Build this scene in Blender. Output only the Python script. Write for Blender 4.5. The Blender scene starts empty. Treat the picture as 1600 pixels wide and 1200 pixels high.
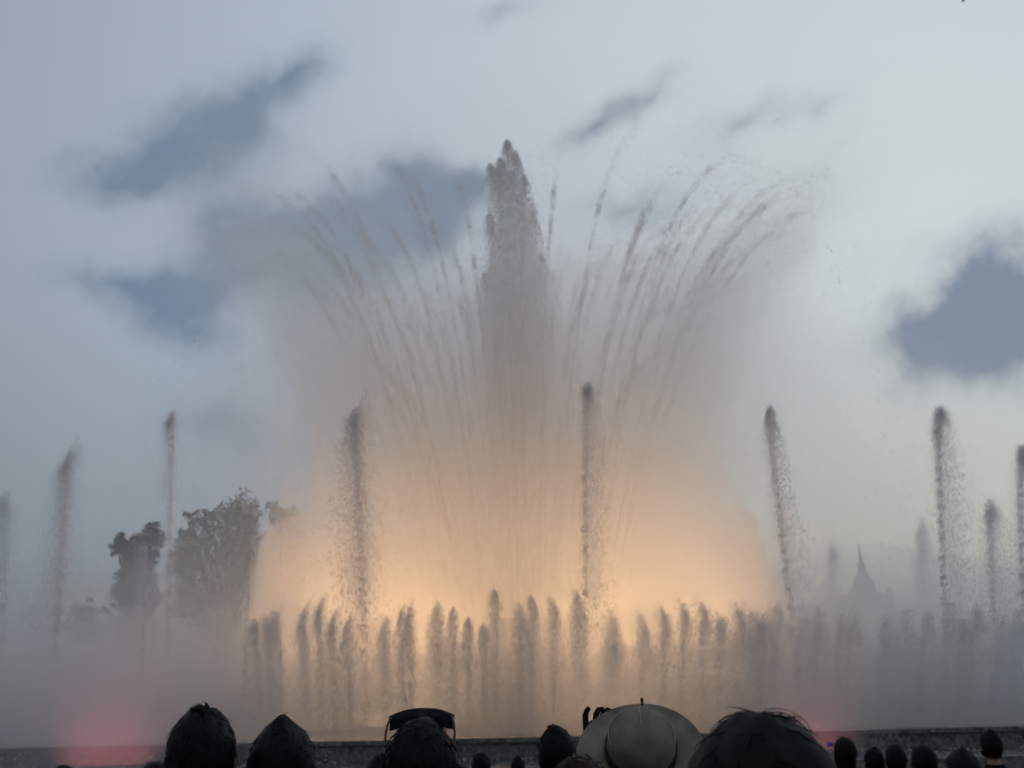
import bpy, bmesh, math, random
import numpy as np
from mathutils import Vector, Matrix, noise as mnoise

SC = bpy.context.scene
COL = SC.collection
rng = np.random.default_rng(7)
random.seed(7)
R = math.radians

# ------------------------------------------------------------------ camera
FPX, CAM_Z = 1570.0, 1.75
PITCH, ROLL = math.atan((1110 - 600) / FPX), R(1.25)
cam_data = bpy.data.cameras.new('camera')
cam_data.sensor_width = 36.0
cam_data.lens = 36.0 * FPX / 1600.0
cam_data.clip_start = 0.05
cam_data.clip_end = 9000.0
cam = bpy.data.objects.new('camera', cam_data)
COL.objects.link(cam)
c_, s_ = math.cos(ROLL), math.sin(ROLL)
cp, sp = math.cos(PITCH), math.sin(PITCH)
def lvl(x, y, b):            # level camera frame (right, up, back) -> world
    return Vector((x, cp * -b - y * sp, sp * -b + y * cp))
ax_r, ax_u, ax_b = lvl(c_, -s_, 0), lvl(s_, c_, 0), lvl(0, 0, 1)
M = Matrix(((ax_r.x, ax_u.x, ax_b.x, 0), (ax_r.y, ax_u.y, ax_b.y, 0), (ax_r.z, ax_u.z, ax_b.z, CAM_Z), (0, 0, 0, 1)))
cam.matrix_world = M
SC.camera = cam
cam_data.dof.use_dof = True
cam_data.dof.focus_distance, cam_data.dof.aperture_fstop = 3.2, 5.0
def at(px, py, Y):
    """The world point seen at a place in the photograph, Y metres ahead."""
    d = ax_r * ((px - 800) / FPX) + ax_u * (-(py - 600) / FPX) - ax_b
    return Vector((0, 0, CAM_Z)) + d * (Y / d.y)

# ------------------------------------------------------------------ sky
SUN_AZ, SUN_EL = R(20), R(4)
world = bpy.data.worlds.new('World')
SC.world = world
world.use_nodes = True
wn, wl = world.node_tree.nodes, world.node_tree.links
wn.clear()
def N(t, **k):
    n = wn.new(t)
    for a, v in k.items():
        setattr(n, a, v)
    return n
def setin(n, vals):
    for a, v in vals.items():
        n.inputs[a].default_value = v
def wmath(op, a, b=None, c=None, clamp=False):
    n = N('ShaderNodeMath', operation=op, use_clamp=clamp)
    for i, v in enumerate((a, b, c)):
        if v is None:
            continue
        if hasattr(v, 'is_output'):
            wl.new(v, n.inputs[i])
        else:
            n.inputs[i].default_value = v
    return n.outputs[0]
tc = N('ShaderNodeTexCoord')
sep = N('ShaderNodeSeparateXYZ')
wl.new(tc.outputs['Generated'], sep.inputs[0])
az = wmath('DEGREES', wmath('ARCTAN2', sep.outputs[0], sep.outputs[1]))
el = wmath('DEGREES', wmath('ARCSINE', sep.outputs[2]))
# thin high veil, brightest towards the sunset
dotn = N('ShaderNodeVectorMath', operation='DOT_PRODUCT')
wl.new(tc.outputs['Generated'], dotn.inputs[0])
gv = Vector((math.sin(R(24)) * math.cos(R(24)), math.cos(R(24)) * math.cos(R(24)), math.sin(R(24))))
dotn.inputs[1].default_value = gv
ramp = N('ShaderNodeValToRGB')
wl.new(wmath('MULTIPLY_ADD', dotn.outputs['Value'], 0.5, 0.5), ramp.inputs[0])
cr = ramp.color_ramp
stops = [(0.0, (.26, .28, .31)), (0.55, (.29, .32, .37)), (0.80, (.335, .385, .465)), (0.88, (.42, .48, .58)), (0.94, (.52, .59, .675)), (1.0, (.67, .73, .76))]
cr.elements[0].position, cr.elements[0].color = stops[0][0], (*stops[0][1], 1)
cr.elements[1].position, cr.elements[1].color = stops[-1][0], (*stops[-1][1], 1)
for p, c in stops[1:-1]:
    e = cr.elements.new(p)
    e.color = (*c, 1)
# low dusk haze near the horizon is greyer
hz = N('ShaderNodeMapRange', interpolation_type='SMOOTHSTEP')
wl.new(el, hz.inputs[0])
setin(hz, {1: 27.0, 2: 3.0, 3: 0.0, 4: 1.0})
greyer = N('ShaderNodeMix', data_type='RGBA', blend_type='MULTIPLY')
wl.new(hz.outputs[0], greyer.inputs[0])
wl.new(ramp.outputs[0], greyer.inputs[6])
greyer.inputs[7].default_value = (.69, .71, .65, 1)
# clouds: azimuth, elevation, half sizes, tilt (degrees)
CLOUDS = [(-23.8, 27.9, 3.4, 1.1, 15, .75), (-20.6, 29.5, 4.1, 1.7, 15, .75), (-17.2, 32.0, 4.4, 2.0, 28, .8), (-14.0, 34.6, 2.6, 0.9, 25, .7),
          (-22.4, 22.2, 3.3, 1.1, 0, 1), (-19.3, 22.6, 2.3, 1.9, 20, .7), (-18.5, 20.0, 3.4, 1.6, -5, .6), (-17.4, 26.8, 2.4, 1.2, 10, .5),
          (-9.4, 26.7, 6.2, 2.4, 8, .95), (-11.7, 24.2, 5.0, 2.2, 0, .8), (-4.2, 27.6, 3.4, 1.5, 14, 1), (-7.1, 30.0, 1.9, 1.2, 0, .8), (-2.0, 29.1, 1.8, .9, 30, .8),
          (6.0, 32.3, 3.1, .9, 25, .65), (10.0, 33.5, 2.2, .7, 25, .6), (14.7, 31.6, 2.9, .9, 10, .5), (19.6, 31.4, 2.2, .9, 20, .35),
          (8.0, 27.8, 4.2, 1.1, 12, .6), (27.5, 19.5, 4.6, 2.7, 12, 1.35), (24.4, 18.6, 3.2, 1.7, 8, 1.1), (-16.7, 15.4, 5.0, 1.7, 0, .5), (-.3, 38.3, 3.5, .6, 10, .35),
          (-13.6, 26.4, 3.2, 1.5, 5, .5), (-16.0, 23.6, 3.0, 1.4, -20, .3), (28.6, 18.4, 3.0, 2.2, 0, .7),
          (48, 24, 9, 3, 10, 1), (-52, 26, 10, 3, 12, 1), (75, 34, 12, 5, 8, .9), (-85, 22, 14, 4, 5, .9), (20, 56, 14, 6, 20, .7), (-25, 60, 16, 6, 15, .7), (135, 28, 18, 5, 0, .8), (-140, 30, 18, 6, 8, .8)]
comb = N('ShaderNodeCombineXYZ')
wl.new(az, comb.inputs[0]); wl.new(el, comb.inputs[1])
nz = N('ShaderNodeTexNoise', noise_dimensions='3D')
wl.new(tc.outputs['Generated'], nz.inputs['Vector'])
setin(nz, {'Scale': 13.0, 'Detail': 5.0, 'Roughness': .55})
wv = N('ShaderNodeVectorMath', operation='MULTIPLY_ADD')
wl.new(nz.outputs['Color'], wv.inputs[0])
wv.inputs[1].default_value = (5.5, 4.0, 0)
wv.inputs[2].default_value = (-2.75, -2.0, 0)
wp = N('ShaderNodeVectorMath', operation='ADD')
wl.new(comb.outputs[0], wp.inputs[0]); wl.new(wv.outputs[0], wp.inputs[1])
total = None
for a, e, sa, se, tilt, k in CLOUDS:
    m = N('ShaderNodeMapping', vector_type='TEXTURE')
    wl.new(wp.outputs[0], m.inputs[0])
    m.inputs['Location'].default_value = (a, e, 0)
    m.inputs['Rotation'].default_value = (0, 0, R(tilt))
    m.inputs['Scale'].default_value = (sa * 2.25, se * 2.5, 1)
    g = N('ShaderNodeTexGradient', gradient_type='QUADRATIC_SPHERE')
    wl.new(m.outputs[0], g.inputs[0])
    total = wmath('MULTIPLY_ADD', g.outputs['Fac'], k, total if total is not None else 0.0)
nz2 = N('ShaderNodeTexNoise', noise_dimensions='3D')
wl.new(tc.outputs['Generated'], nz2.inputs['Vector'])
setin(nz2, {'Scale': 20.0, 'Detail': 4.0, 'Roughness': .55})
cl = wmath('MULTIPLY', total, wmath('MULTIPLY_ADD', nz2.outputs['Fac'], 1.5, .25))
cmask = N('ShaderNodeMapRange', interpolation_type='SMOOTHSTEP')
wl.new(cl, cmask.inputs[0])
setin(cmask, {1: -.01, 2: .95, 3: 0.0, 4: .95})
cmix = N('ShaderNodeMix', data_type='RGBA')
wl.new(cmask.outputs[0], cmix.inputs[0])
wl.new(greyer.outputs[2], cmix.inputs[6])
cmix.inputs[7].default_value = (.185, .25, .345, 1)
# the physical sky under the veil
sky = N('ShaderNodeTexSky', sky_type='NISHITA')
sky.sun_disc = False
sky.sun_elevation, sky.sun_rotation = SUN_EL, SUN_AZ
sky.air_density, sky.dust_density, sky.ozone_density = 1.0, 2.0, 2.0
scl = N('ShaderNodeVectorMath', operation='SCALE')
wl.new(cmix.outputs[2], scl.inputs[0]); scl.inputs['Scale'].default_value = 9.4
addn = N('ShaderNodeMix', data_type='RGBA')
addn.inputs[0].default_value = .06
wl.new(scl.outputs[0], addn.inputs[6]); wl.new(sky.outputs[0], addn.inputs[7])
bg = N('ShaderNodeBackground')
bg.inputs['Strength'].default_value = .1
wl.new(addn.outputs[2], bg.inputs['Color'])
wo = N('ShaderNodeOutputWorld')
wl.new(bg.outputs[0], wo.inputs['Surface'])

sun_d = bpy.data.lights.new('sun', 'SUN')
sun_d.energy, sun_d.angle, sun_d.color = .12, R(14), (1.0, .87, .74)
sun = bpy.data.objects.new('sun', sun_d)
COL.objects.link(sun)
sd = Vector((math.sin(SUN_AZ) * math.cos(SUN_EL), math.cos(SUN_AZ) * math.cos(SUN_EL), math.sin(SUN_EL)))
sun.rotation_euler = sd.to_track_quat('Z', 'Y').to_euler()
sun.location = sd * 200

vs = SC.view_settings
SC.display_settings.display_device = 'sRGB'
vs.view_transform, vs.look, vs.exposure, vs.gamma = 'Standard', 'None', 0.0, 1.0
vs.use_curve_mapping = False
cy = SC.cycles
cy.max_bounces, cy.diffuse_bounces, cy.glossy_bounces, cy.transmission_bounces = 9, 4, 2, 4
cy.volume_bounces, cy.transparent_max_bounces = 4, 48
cy.caustics_reflective = cy.caustics_refractive = False
cy.sample_clamp_indirect, cy.sample_clamp_direct = 3.0, 0.0
cy.use_adaptive_sampling, cy.adaptive_threshold, cy.adaptive_min_samples = True, .05, 16
cy.time_limit = 600
cy.use_denoising, cy.denoiser = True, 'OPENIMAGEDENOISE'
cy.denoising_input_passes = 'RGB_ALBEDO_NORMAL'

# ------------------------------------------------------------------ materials
def mat(name, color, rough=.7, noise=None, spec=.3, metal=0.0, emit=None, bump=None):
    m = bpy.data.materials.new(name)
    m.use_nodes = True
    nt = m.node_tree
    b = nt.nodes['Principled BSDF']
    b.inputs['Base Color'].default_value = (*color, 1)
    b.inputs['Roughness'].default_value = rough
    b.inputs['Specular IOR Level'].default_value = spec
    b.inputs['Metallic'].default_value = metal
    if emit:
        b.inputs['Emission Color'].default_value = (*emit[0], 1)
        b.inputs['Emission Strength'].default_value = emit[1]
    if noise:
        scale, amt, detail = noise
        tcn = nt.nodes.new('ShaderNodeTexCoord')
        n = nt.nodes.new('ShaderNodeTexNoise')
        n.inputs['Scale'].default_value, n.inputs['Detail'].default_value = scale, detail
        nt.links.new(tcn.outputs['Object'], n.inputs['Vector'])
        r = nt.nodes.new('ShaderNodeValToRGB')
        r.color_ramp.elements[0].position, r.color_ramp.elements[1].position = .3, .7
        r.color_ramp.elements[0].color = (*[c * (1 - amt) for c in color], 1)
        r.color_ramp.elements[1].color = (*[min(1, c * (1 + amt)) for c in color], 1)
        nt.links.new(n.outputs['Fac'], r.inputs[0])
        nt.links.new(r.outputs[0], b.inputs['Base Color'])
        if bump:
            bp = nt.nodes.new('ShaderNodeBump')
            bp.inputs['Strength'].default_value = bump
            nt.links.new(n.outputs['Fac'], bp.inputs['Height'])
            nt.links.new(bp.outputs[0], b.inputs['Normal'])
    return m

def drop_mat(name, color, trans=.5, clear=.0):
    m = bpy.data.materials.new(name)
    m.use_nodes = True
    nt = m.node_tree
    nt.nodes.clear()
    d, t, mx = nt.nodes.new('ShaderNodeBsdfDiffuse'), nt.nodes.new('ShaderNodeBsdfTranslucent'), nt.nodes.new('ShaderNodeMixShader')
    d.inputs[0].default_value = t.inputs[0].default_value = (*color, 1)
    mx.inputs[0].default_value = trans
    o = nt.nodes.new('ShaderNodeOutputMaterial')
    nt.links.new(d.outputs[0], mx.inputs[1]); nt.links.new(t.outputs[0], mx.inputs[2])
    tr, m2 = nt.nodes.new('ShaderNodeBsdfTransparent'), nt.nodes.new('ShaderNodeMixShader')
    m2.inputs[0].default_value = clear
    nt.links.new(mx.outputs[0], m2.inputs[1]); nt.links.new(tr.outputs[0], m2.inputs[2]); nt.links.new(m2.outputs[0], o.inputs[0])
    return m

def fog_mat(name, density, color=(.975, .972, .97), g=.62):
    m = bpy.data.materials.new(name)
    m.use_nodes = True
    nt = m.node_tree
    nt.nodes.clear()
    v = nt.nodes.new('ShaderNodeVolumePrincipled')
    v.inputs['Color'].default_value = (*color, 1)
    v.inputs['Density'].default_value = density
    v.inputs['Anisotropy'].default_value = g
    o = nt.nodes.new('ShaderNodeOutputMaterial')
    nt.links.new(v.outputs[0], o.inputs['Volume'])
    return m

# ------------------------------------------------------------------ helpers
def tag(o, label=None, cat=None, group=None, kind=None):
    for k, v in (('label', label), ('category', cat), ('group', group), ('kind', kind)):
        if v:
            o[k] = v
    return o

def link(name, me, material=None, parent=None, smooth=False):
    if isinstance(me, bmesh.types.BMesh):
        b = me
        me = bpy.data.meshes.new(name)
        b.to_mesh(me); b.free()
    o = bpy.data.objects.new(name, me)
    COL.objects.link(o)
    if material and not me.materials:
        me.materials.append(material)
    if parent:
        o.parent = parent
    if smooth:
        me.polygons.foreach_set('use_smooth', [True] * len(me.polygons))
    return o

def empty(name, loc, rz=0.0):
    o = bpy.data.objects.new(name, None)
    o.empty_display_size = .2
    o.location, o.rotation_euler = loc, (0, 0, rz)
    COL.objects.link(o)
    return o

def mesh_np(name, V, F):
    """Mesh from an (n,3) vertex array and an (m,k) face array."""
    V, F = np.asarray(V, np.float32), np.asarray(F, np.int32)
    me = bpy.data.meshes.new(name)
    k = F.shape[1]
    me.vertices.add(len(V)); me.vertices.foreach_set('co', V.ravel())
    me.loops.add(F.size); me.loops.foreach_set('vertex_index', F.ravel())
    me.polygons.add(len(F)); me.polygons.foreach_set('loop_start', np.arange(0, F.size, k, dtype=np.int32))
    me.update(calc_edges=True)
    return me

TET_V = np.array([(1, 0, -.4), (-.5, .87, -.4), (-.5, -.87, -.4), (0, 0, 1.1)], float)
TET_F = np.array([(0, 1, 3), (1, 2, 3), (2, 0, 3), (0, 2, 1)])
def drops(name, P, size, D=None, stretch=1.0):
    """Water drops: little four-faced beads at P, drawn out along D."""
    n = len(P)
    size = np.broadcast_to(size, (n,))[:, None, None]
    stretch = np.broadcast_to(stretch, (n,))[:, None, None]
    Z = np.tile((0., 0., 1.), (n, 1)) if D is None else D / np.maximum(np.linalg.norm(D, axis=1, keepdims=True), 1e-6)
    A = rng.normal(size=(n, 3))
    X = np.cross(A, Z); X /= np.maximum(np.linalg.norm(X, axis=1, keepdims=True), 1e-6)
    Y = np.cross(Z, X)
    j = rng.uniform(.7, 1.3, (n, 4, 1))
    o = TET_V[None] * j
    V = P[:, None] + size * (o[..., 0:1] * X[:, None] + o[..., 1:2] * Y[:, None] + stretch * o[..., 2:3] * Z[:, None])
    F = TET_F[None] + (np.arange(n) * 4)[:, None, None]
    return mesh_np(name, V.reshape(-1, 3), F.reshape(-1, 3))

def lathe_bm(prof, seg=24, cap=True):
    bm = bmesh.new()
    rings = []
    for r, z in prof:
        rings.append([bm.verts.new((r * math.cos(2 * math.pi * i / seg), r * math.sin(2 * math.pi * i / seg), z)) for i in range(seg)])
    for a, b in zip(rings, rings[1:]):
        for i in range(seg):
            bm.faces.new((a[i], a[(i + 1) % seg], b[(i + 1) % seg], b[i]))
    if cap:
        bm.faces.new(rings[0][::-1]); bm.faces.new(rings[-1])
    return bm

def tube_bm(bm, pts, radii, seg=6):
    prev = None
    pts = [Vector(p) for p in pts]
    for i, p in enumerate(pts):
        d = (pts[min(i + 1, len(pts) - 1)] - pts[max(i - 1, 0)]).normalized()
        x = d.orthogonal().normalized() if prev is None else (px_ - d * px_.dot(d)).normalized()
        px_ = x
        y = d.cross(x)
        ring = [bm.verts.new(p + (x * math.cos(2 * math.pi * k / seg) + y * math.sin(2 * math.pi * k / seg)) * radii[i]) for k in range(seg)]
        if prev:
            for k in range(seg):
                bm.faces.new((prev[k], prev[(k + 1) % seg], ring[(k + 1) % seg], ring[k]))
        else:
            bm.faces.new(ring[::-1])
        prev = ring
    bm.faces.new(prev)
    return bm

def box_bm(bm, x0, x1, y0, y1, z0, z1):
    v = [bm.verts.new((x, y, z)) for z in (z0, z1) for x, y in ((x0, y0), (x1, y0), (x1, y1), (x0, y1))]
    for f in ((3, 2, 1, 0), (4, 5, 6, 7), (0, 1, 5, 4), (1, 2, 6, 5), (2, 3, 7, 6), (3, 0, 4, 7)):
        bm.faces.new([v[i] for i in f])

# ------------------------------------------------------------------ ground, water, basin
FY = 72.0                                    # the fountain's axis stands 72 m ahead
FC = Vector((0, FY, 0))
M_ground = mat('wet_paving', (.055, .053, .05), .45, (1.7, .35, 6), .5, bump=.15)
M_stone = mat('weathered_basin_stone', (.16, .155, .145), .75, (5.0, .6, 8), bump=.5)
def ground_z(y):
    return -.035 * min(max(y, 0.0), 14.0)
GZ = ground_z(99)
bm = bmesh.new()
ys = [-60, -20, -6, 0, 3.5, 7, 10.5, 14, 20, 30, 45, 70, 110, 180, 320, 700, 1600, 4000]
xs = [-3000, -900, -300, -120, -60, -30, -15, 0, 15, 30, 60, 120, 300, 900, 3000]
gv_ = [[bm.verts.new((x, y, ground_z(y))) for x in xs] for y in ys]
for a, b in zip(gv_, gv_[1:]):
    for i in range(len(xs) - 1):
        bm.faces.new((a[i], a[i + 1], b[i + 1], b[i]))
tag(link('ground', bm, M_ground), kind='structure')

EA, EB = 95.0, 28.0                          # half axes of the oval basin
def oval(t, grow=0.0):
    return (EA + grow) * math.cos(t), FY + (EB + grow) * math.sin(t)
def oval_band(prof, n=160):
    """Sweep an (outward offset, z) profile round the basin."""
    bm = bmesh.new()
    rings = [[bm.verts.new((*oval(2 * math.pi * i / n, g), z)) for g, z in prof] for i in range(n)]
    for i in range(n):
        a, b = rings[i], rings[(i + 1) % n]
        for k in range(len(prof)):
            k2 = (k + 1) % len(prof)
            bm.faces.new((a[k], b[k], b[k2], a[k2]))
    return bm
def water_mat(name, col):
    m = mat(name, col, .12, None, .6)
    nt = m.node_tree
    b = nt.nodes['Principled BSDF']
    n = nt.nodes.new('ShaderNodeTexNoise'); n.inputs['Scale'].default_value, n.inputs['Detail'].default_value = 2.2, 5
    t = nt.nodes.new('ShaderNodeTexCoord'); nt.links.new(t.outputs['Object'], n.inputs['Vector'])
    bp = nt.nodes.new('ShaderNodeBump'); bp.inputs['Strength'].default_value, bp.inputs['Distance'].default_value = .7, .12
    nt.links.new(n.outputs['Fac'], bp.inputs['Height']); nt.links.new(bp.outputs[0], b.inputs['Normal'])
    return m
M_water = water_mat('dark_rippled_water', (.05, .06, .065))
def oval_sheet(g0, g1, z, n=160):
    bm = bmesh.new()
    o = [bm.verts.new((*oval(2 * math.pi * i / n, g1), z)) for i in range(n)]
    if g0 is None:
        bm.faces.new(o)
    else:
        q = [bm.verts.new((*oval(2 * math.pi * i / n, g0), z)) for i in range(n)]
        for i in range(n):
            bm.faces.new((q[i], q[(i + 1) % n], o[(i + 1) % n], o[i]))
    return bm
basin = empty('fountain_basin', (0, FY, GZ))
tag(basin, 'long low dark stone fountain basin with an upper wall above a lower pool', 'fountain basin')
def bpart(name, bm, m):
    bm.transform(Matrix.Translation((0, -FY, -GZ)))
    return link(name, bm, m, basin)
bpart('wall', oval_band([(0.0, -.45), (0.0, .50), (-.6, .50), (-.6, -.45)]), M_stone)
bpart('coping', oval_band([(.12, .502), (.12, .68), (-.72, .68), (-.72, .502)]), M_stone)
bpart('lower_rim', oval_band([(9.0, GZ - .1), (9.0, -.02), (8.3, -.02), (8.3, GZ - .1)]), M_stone)
tag(link('water', oval_sheet(None, -.58, .56), M_water), kind='structure')
tag(link('lower_pool_water', oval_sheet(.05, 8.35, -.12), M_water), kind='structure')
# froth slides down the basin wall and floats on the lower pool
M_foam = drop_mat('white_water_foam', (.62, .64, .66), .3)
n = 5200
t = rng.uniform(-2.05, -1.09, n)
g = np.where(rng.random(n) < .45, rng.uniform(.02, .10, n), rng.gamma(1.6, 1.2, n))
P = np.stack([(EA + g) * np.cos(t), FY + (EB + g) * np.sin(t), np.where(g < .11, rng.uniform(-.1, .48, n), -.11)], 1)
keep = np.sin(t * 97) + np.sin(t * 231) + rng.normal(0, .8, n) > .35
P = P[keep & (g < 8)]
tag(link('foam', drops('foam', P, rng.uniform(.02, .06, len(P)), None, 1.2), M_foam), 'white froth running down the basin wall and floating on the lower pool', 'foam', kind='stuff')

# ------------------------------------------------------------------ mist: nested bodies of even density, so that edges thin out
def revolve(name, prof, m, centre, seg=96, rough=.05, seed=0, scale_y=1.0, squash=None):
    """Closed body of revolution with a ragged skin. prof: (r, z) from bottom outside to the top (and back down inside if hollow)."""
    V, F = [], []
    k = len(prof)
    pts = []
    # subdivide the profile
    for (r0, z0), (r1, z1) in zip(prof, prof[1:]):
        nn = max(1, int(math.hypot(r1 - r0, z1 - z0) / 1.6))
        for i in range(nn):
            pts.append((r0 + (r1 - r0) * i / nn, z0 + (z1 - z0) * i / nn))
    pts.append(prof[-1])
    for r, z in pts:
        for i in range(seg):
            a = 2 * math.pi * i / seg
            v = Vector((math.cos(a) * r, math.sin(a) * r * scale_y, z))
            q = mnoise.fractal(Vector((v.x * .16 + seed * 7, v.y * .16, z * .07)), 1.0, 2.0, 4)
            kx = 1 + rough * q * 1.6
            dz = rough * q * 10 if z > 3 else 0
            V.append((v.x * kx, v.y * kx, z + dz * .5))
    np_ = len(pts)
    for j in range(np_ - 1):
        for i in range(seg):
            F.append((j * seg + i, j * seg + (i + 1) % seg, (j + 1) * seg + (i + 1) % seg, (j + 1) * seg + i))
    bm = bmesh.new()
    vs_ = [bm.verts.new(v) for v in V]
    for f in F:
        bm.faces.new([vs_[i] for i in f])
    bm.faces.new(vs_[:seg][::-1])
    bm.faces.new(vs_[-seg:])
    o = link(name, bm, m)
    o.location = centre
    return o

def mist(o, label):
    tag(o, label, 'mist', kind='stuff')
    return o

WZ = .58
# the lit dome of inward-falling water
dome_edge = [(19.4, 0), (19.2, 4), (18.6, 9), (18.0, 12), (17.2, 15), (16.2, 17.4)]
def dome_profile(top):
    """The dome's outline, rounded off below a given height."""
    z0 = top - 5.0
    out = [(r, z) for r, z in dome_edge if z < z0]
    re_ = np.interp(z0, [z for _, z in dome_edge], [r for r, _ in dome_edge])
    return out + [(re_ * math.cos(t) ** .8 + .5, z0 + 5.0 * math.sin(t)) for t in np.linspace(0, 1.5, 9)]
for k, (top, dn) in enumerate(((20.5, .018), (18.6, .022), (16.8, .026), (14.8, .028))):
    o = revolve('mist', dome_profile(top), fog_mat('dome_mist_%d' % k, dn, (.97, .95, .93), .35), (-.4, FY, WZ), 96, .022, k, .62)
    mist(o, 'dome of fine water glowing orange from the lamps beneath it')
skin = [(19.45, 0), (19.25, 4), (18.65, 9), (18.05, 12), (17.5, 13.8), (16.9, 13.9), (16.9, 12), (17.5, 9), (18.2, 4), (18.6, 0)]
o = revolve('mist', skin, fog_mat('dome_skin', .18, (.97, .95, .93), .35), (-.4, FY, WZ), 96, .022, 0, .62)
mist(o, 'outer skin of the orange glowing dome of water')
# the spreading fan above it
for k, (gr, z1, zi, hol, dn) in enumerate(((.97, 25.5, 23, .50, .024), (1.0, 31.0, 22, .64, .028), (1.03, 36.5, 21, .66, .030), (1.10, 41.0, 21, .66, .021), (1.17, 39.0, 23, .66, .010), (1.27, 44.0, 24, .66, .006), (1.38, 37.0, 25, .66, .006))):
    out = [(15.0 * gr, 15.5)]
    for z in np.linspace(17, z1, 7):
        q = (z - 15.5) / 24
        out.append(((15.0 + 2.2 * q + 6.5 * q * q) * gr, z))
    rt = out[-1][0]
    out.append((rt - 1.2, z1 + .6))
    inn = [(rt * hol, max(zi + 1.5, z1 - 2)), (rt * hol * .72, zi + (z1 - zi) * .45 + .8), (rt * .3, zi), (.4, zi - 1)]
    o = revolve('mist', out + inn, fog_mat('fan_mist_%d' % k, dn), (.6, FY, WZ), 96, .13, 11 + k, .6)
    mist(o, 'pale mist of the high spray fan spreading above the orange dome')
# falling veil outside the fan, drifting right
for k, (r0, dn) in enumerate(((25.0, .008), (29.0, .006), (33.0, .005))):
    o = revolve('mist', [(r0 + 1, 0), (r0 + 2, 6), (r0, 16), (r0 - 3, 24 - k * 2), (r0 - 9, 31 - k * 3), (r0 - 17, 34 - k * 3)], fog_mat('veil_mist_%d' % k, dn), (1.5 + 1.5 * k, FY, WZ), 72, .07, 31 + k, .8)
    mist(o, 'thin falling veil of mist around the spray fan')
# central plume
for k, (w, h, dn) in enumerate(((1.0, .965, .20), (1.6, .90, .09), (2.4, .72, .04))):
    prof = [(1.4 * w, 20.5), (2.4 * w, 24), (2.6 * w, 29), (2.0 * w, 36 * h), (1.3 * w, 41 * h), (.7 * w, 44 * h), (.25, 46 * h)]
    o = revolve('mist', prof, fog_mat('plume_mist_%d' % k, dn), (.35 + .25 * k, FY, WZ), 40, .06, 51 + k)
    mist(o, 'soft mist wrapped around the tall central plume')
# low spray that hides the foot of the fountain across the whole width
M_low = [fog_mat('low_mist_%d' % k, d) for k, d in enumerate((.075, .045, .030, .014, .004))]
for k, h in enumerate((3.4, 6.0, 8.4, 12.0, 17.0)):
    bm = bmesh.new()
    nx, ny = 110, 14
    x0, x1, y0, y1 = -88, 88, 55.6 + .6 * k, 94
    top, bot = [], []
    for j in range(ny + 1):
        rt, rb = [], []
        for i in range(nx + 1):
            u, v = i / nx, j / ny
            x, y = x0 + (x1 - x0) * u, y0 + (y1 - y0) * v
            e = min(1, 6 * min(u, 1 - u), 5 * min(v + .06, 1 - v + .06))
            q = mnoise.fractal(Vector((x * .11 + 9 * k, y * .11, 0)), 1.0, 2.0, 4)
            rt.append(bm.verts.new((x, y, max(.3, (h * (.95 + .35 * q)) * max(e, .05)))))
            rb.append(bm.verts.new((x, y, .02)))
        top.append(rt); bot.append(rb)
    for j in range(ny):
        for i in range(nx):
            bm.faces.new((top[j][i], top[j][i + 1], top[j + 1][i + 1], top[j + 1][i]))
            bm.faces.new((bot[j][i], bot[j + 1][i], bot[j + 1][i + 1], bot[j][i + 1]))
    for i in range(nx):
        bm.faces.new((bot[0][i], bot[0][i + 1], top[0][i + 1], top[0][i]))
        bm.faces.new((bot[ny][i + 1], bot[ny][i], top[ny][i], top[ny][i + 1]))
    for j in range(ny):
        bm.faces.new((bot[j + 1][0], bot[j][0], top[j][0], top[j + 1][0]))
        bm.faces.new((bot[j][nx], bot[j + 1][nx], top[j + 1][nx], top[j][nx]))
    o = link('mist', bm, M_low[k])
    o.location.z = WZ
    mist(o, 'low grey spray drifting over the whole basin')

# drifting vapour far behind, before the wooded slope
bm = bmesh.new()
rows_t, rows_b = [], []
for y, hh in ((140, 4), (160, 26), (200, 34), (236, 8)):
    rows_t.append([bm.verts.new((x, y, hh * (.85 + .9 * mnoise.fractal(Vector((x * .012, y * .05, 1)), 1, 2, 3)))) for x in np.linspace(-240, 240, 49)])
    rows_b.append([bm.verts.new((x, y, GZ + .2)) for x in np.linspace(-240, 240, 49)])
for a, b in zip(rows_t, rows_t[1:]):
    for i in range(48):
        bm.faces.new((a[i], a[i + 1], b[i + 1], b[i]))
for a, b in zip(rows_b, rows_b[1:]):
    for i in range(48):
        bm.faces.new((a[i], b[i], b[i + 1], a[i + 1]))
for i in range(48):
    bm.faces.new((rows_b[0][i], rows_b[0][i + 1], rows_t[0][i + 1], rows_t[0][i]))
    bm.faces.new((rows_b[-1][i + 1], rows_b[-1][i], rows_t[-1][i], rows_t[-1][i + 1]))
for j in range(3):
    bm.faces.new((rows_b[j + 1][0], rows_b[j][0], rows_t[j][0], rows_t[j + 1][0]))
    bm.faces.new((rows_b[j][-1], rows_b[j + 1][-1], rows_t[j + 1][-1], rows_t[j][-1]))
mist(link('mist', bm, fog_mat('far_vapour', .018)), 'drifting vapour before the wooded slope far behind')

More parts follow.
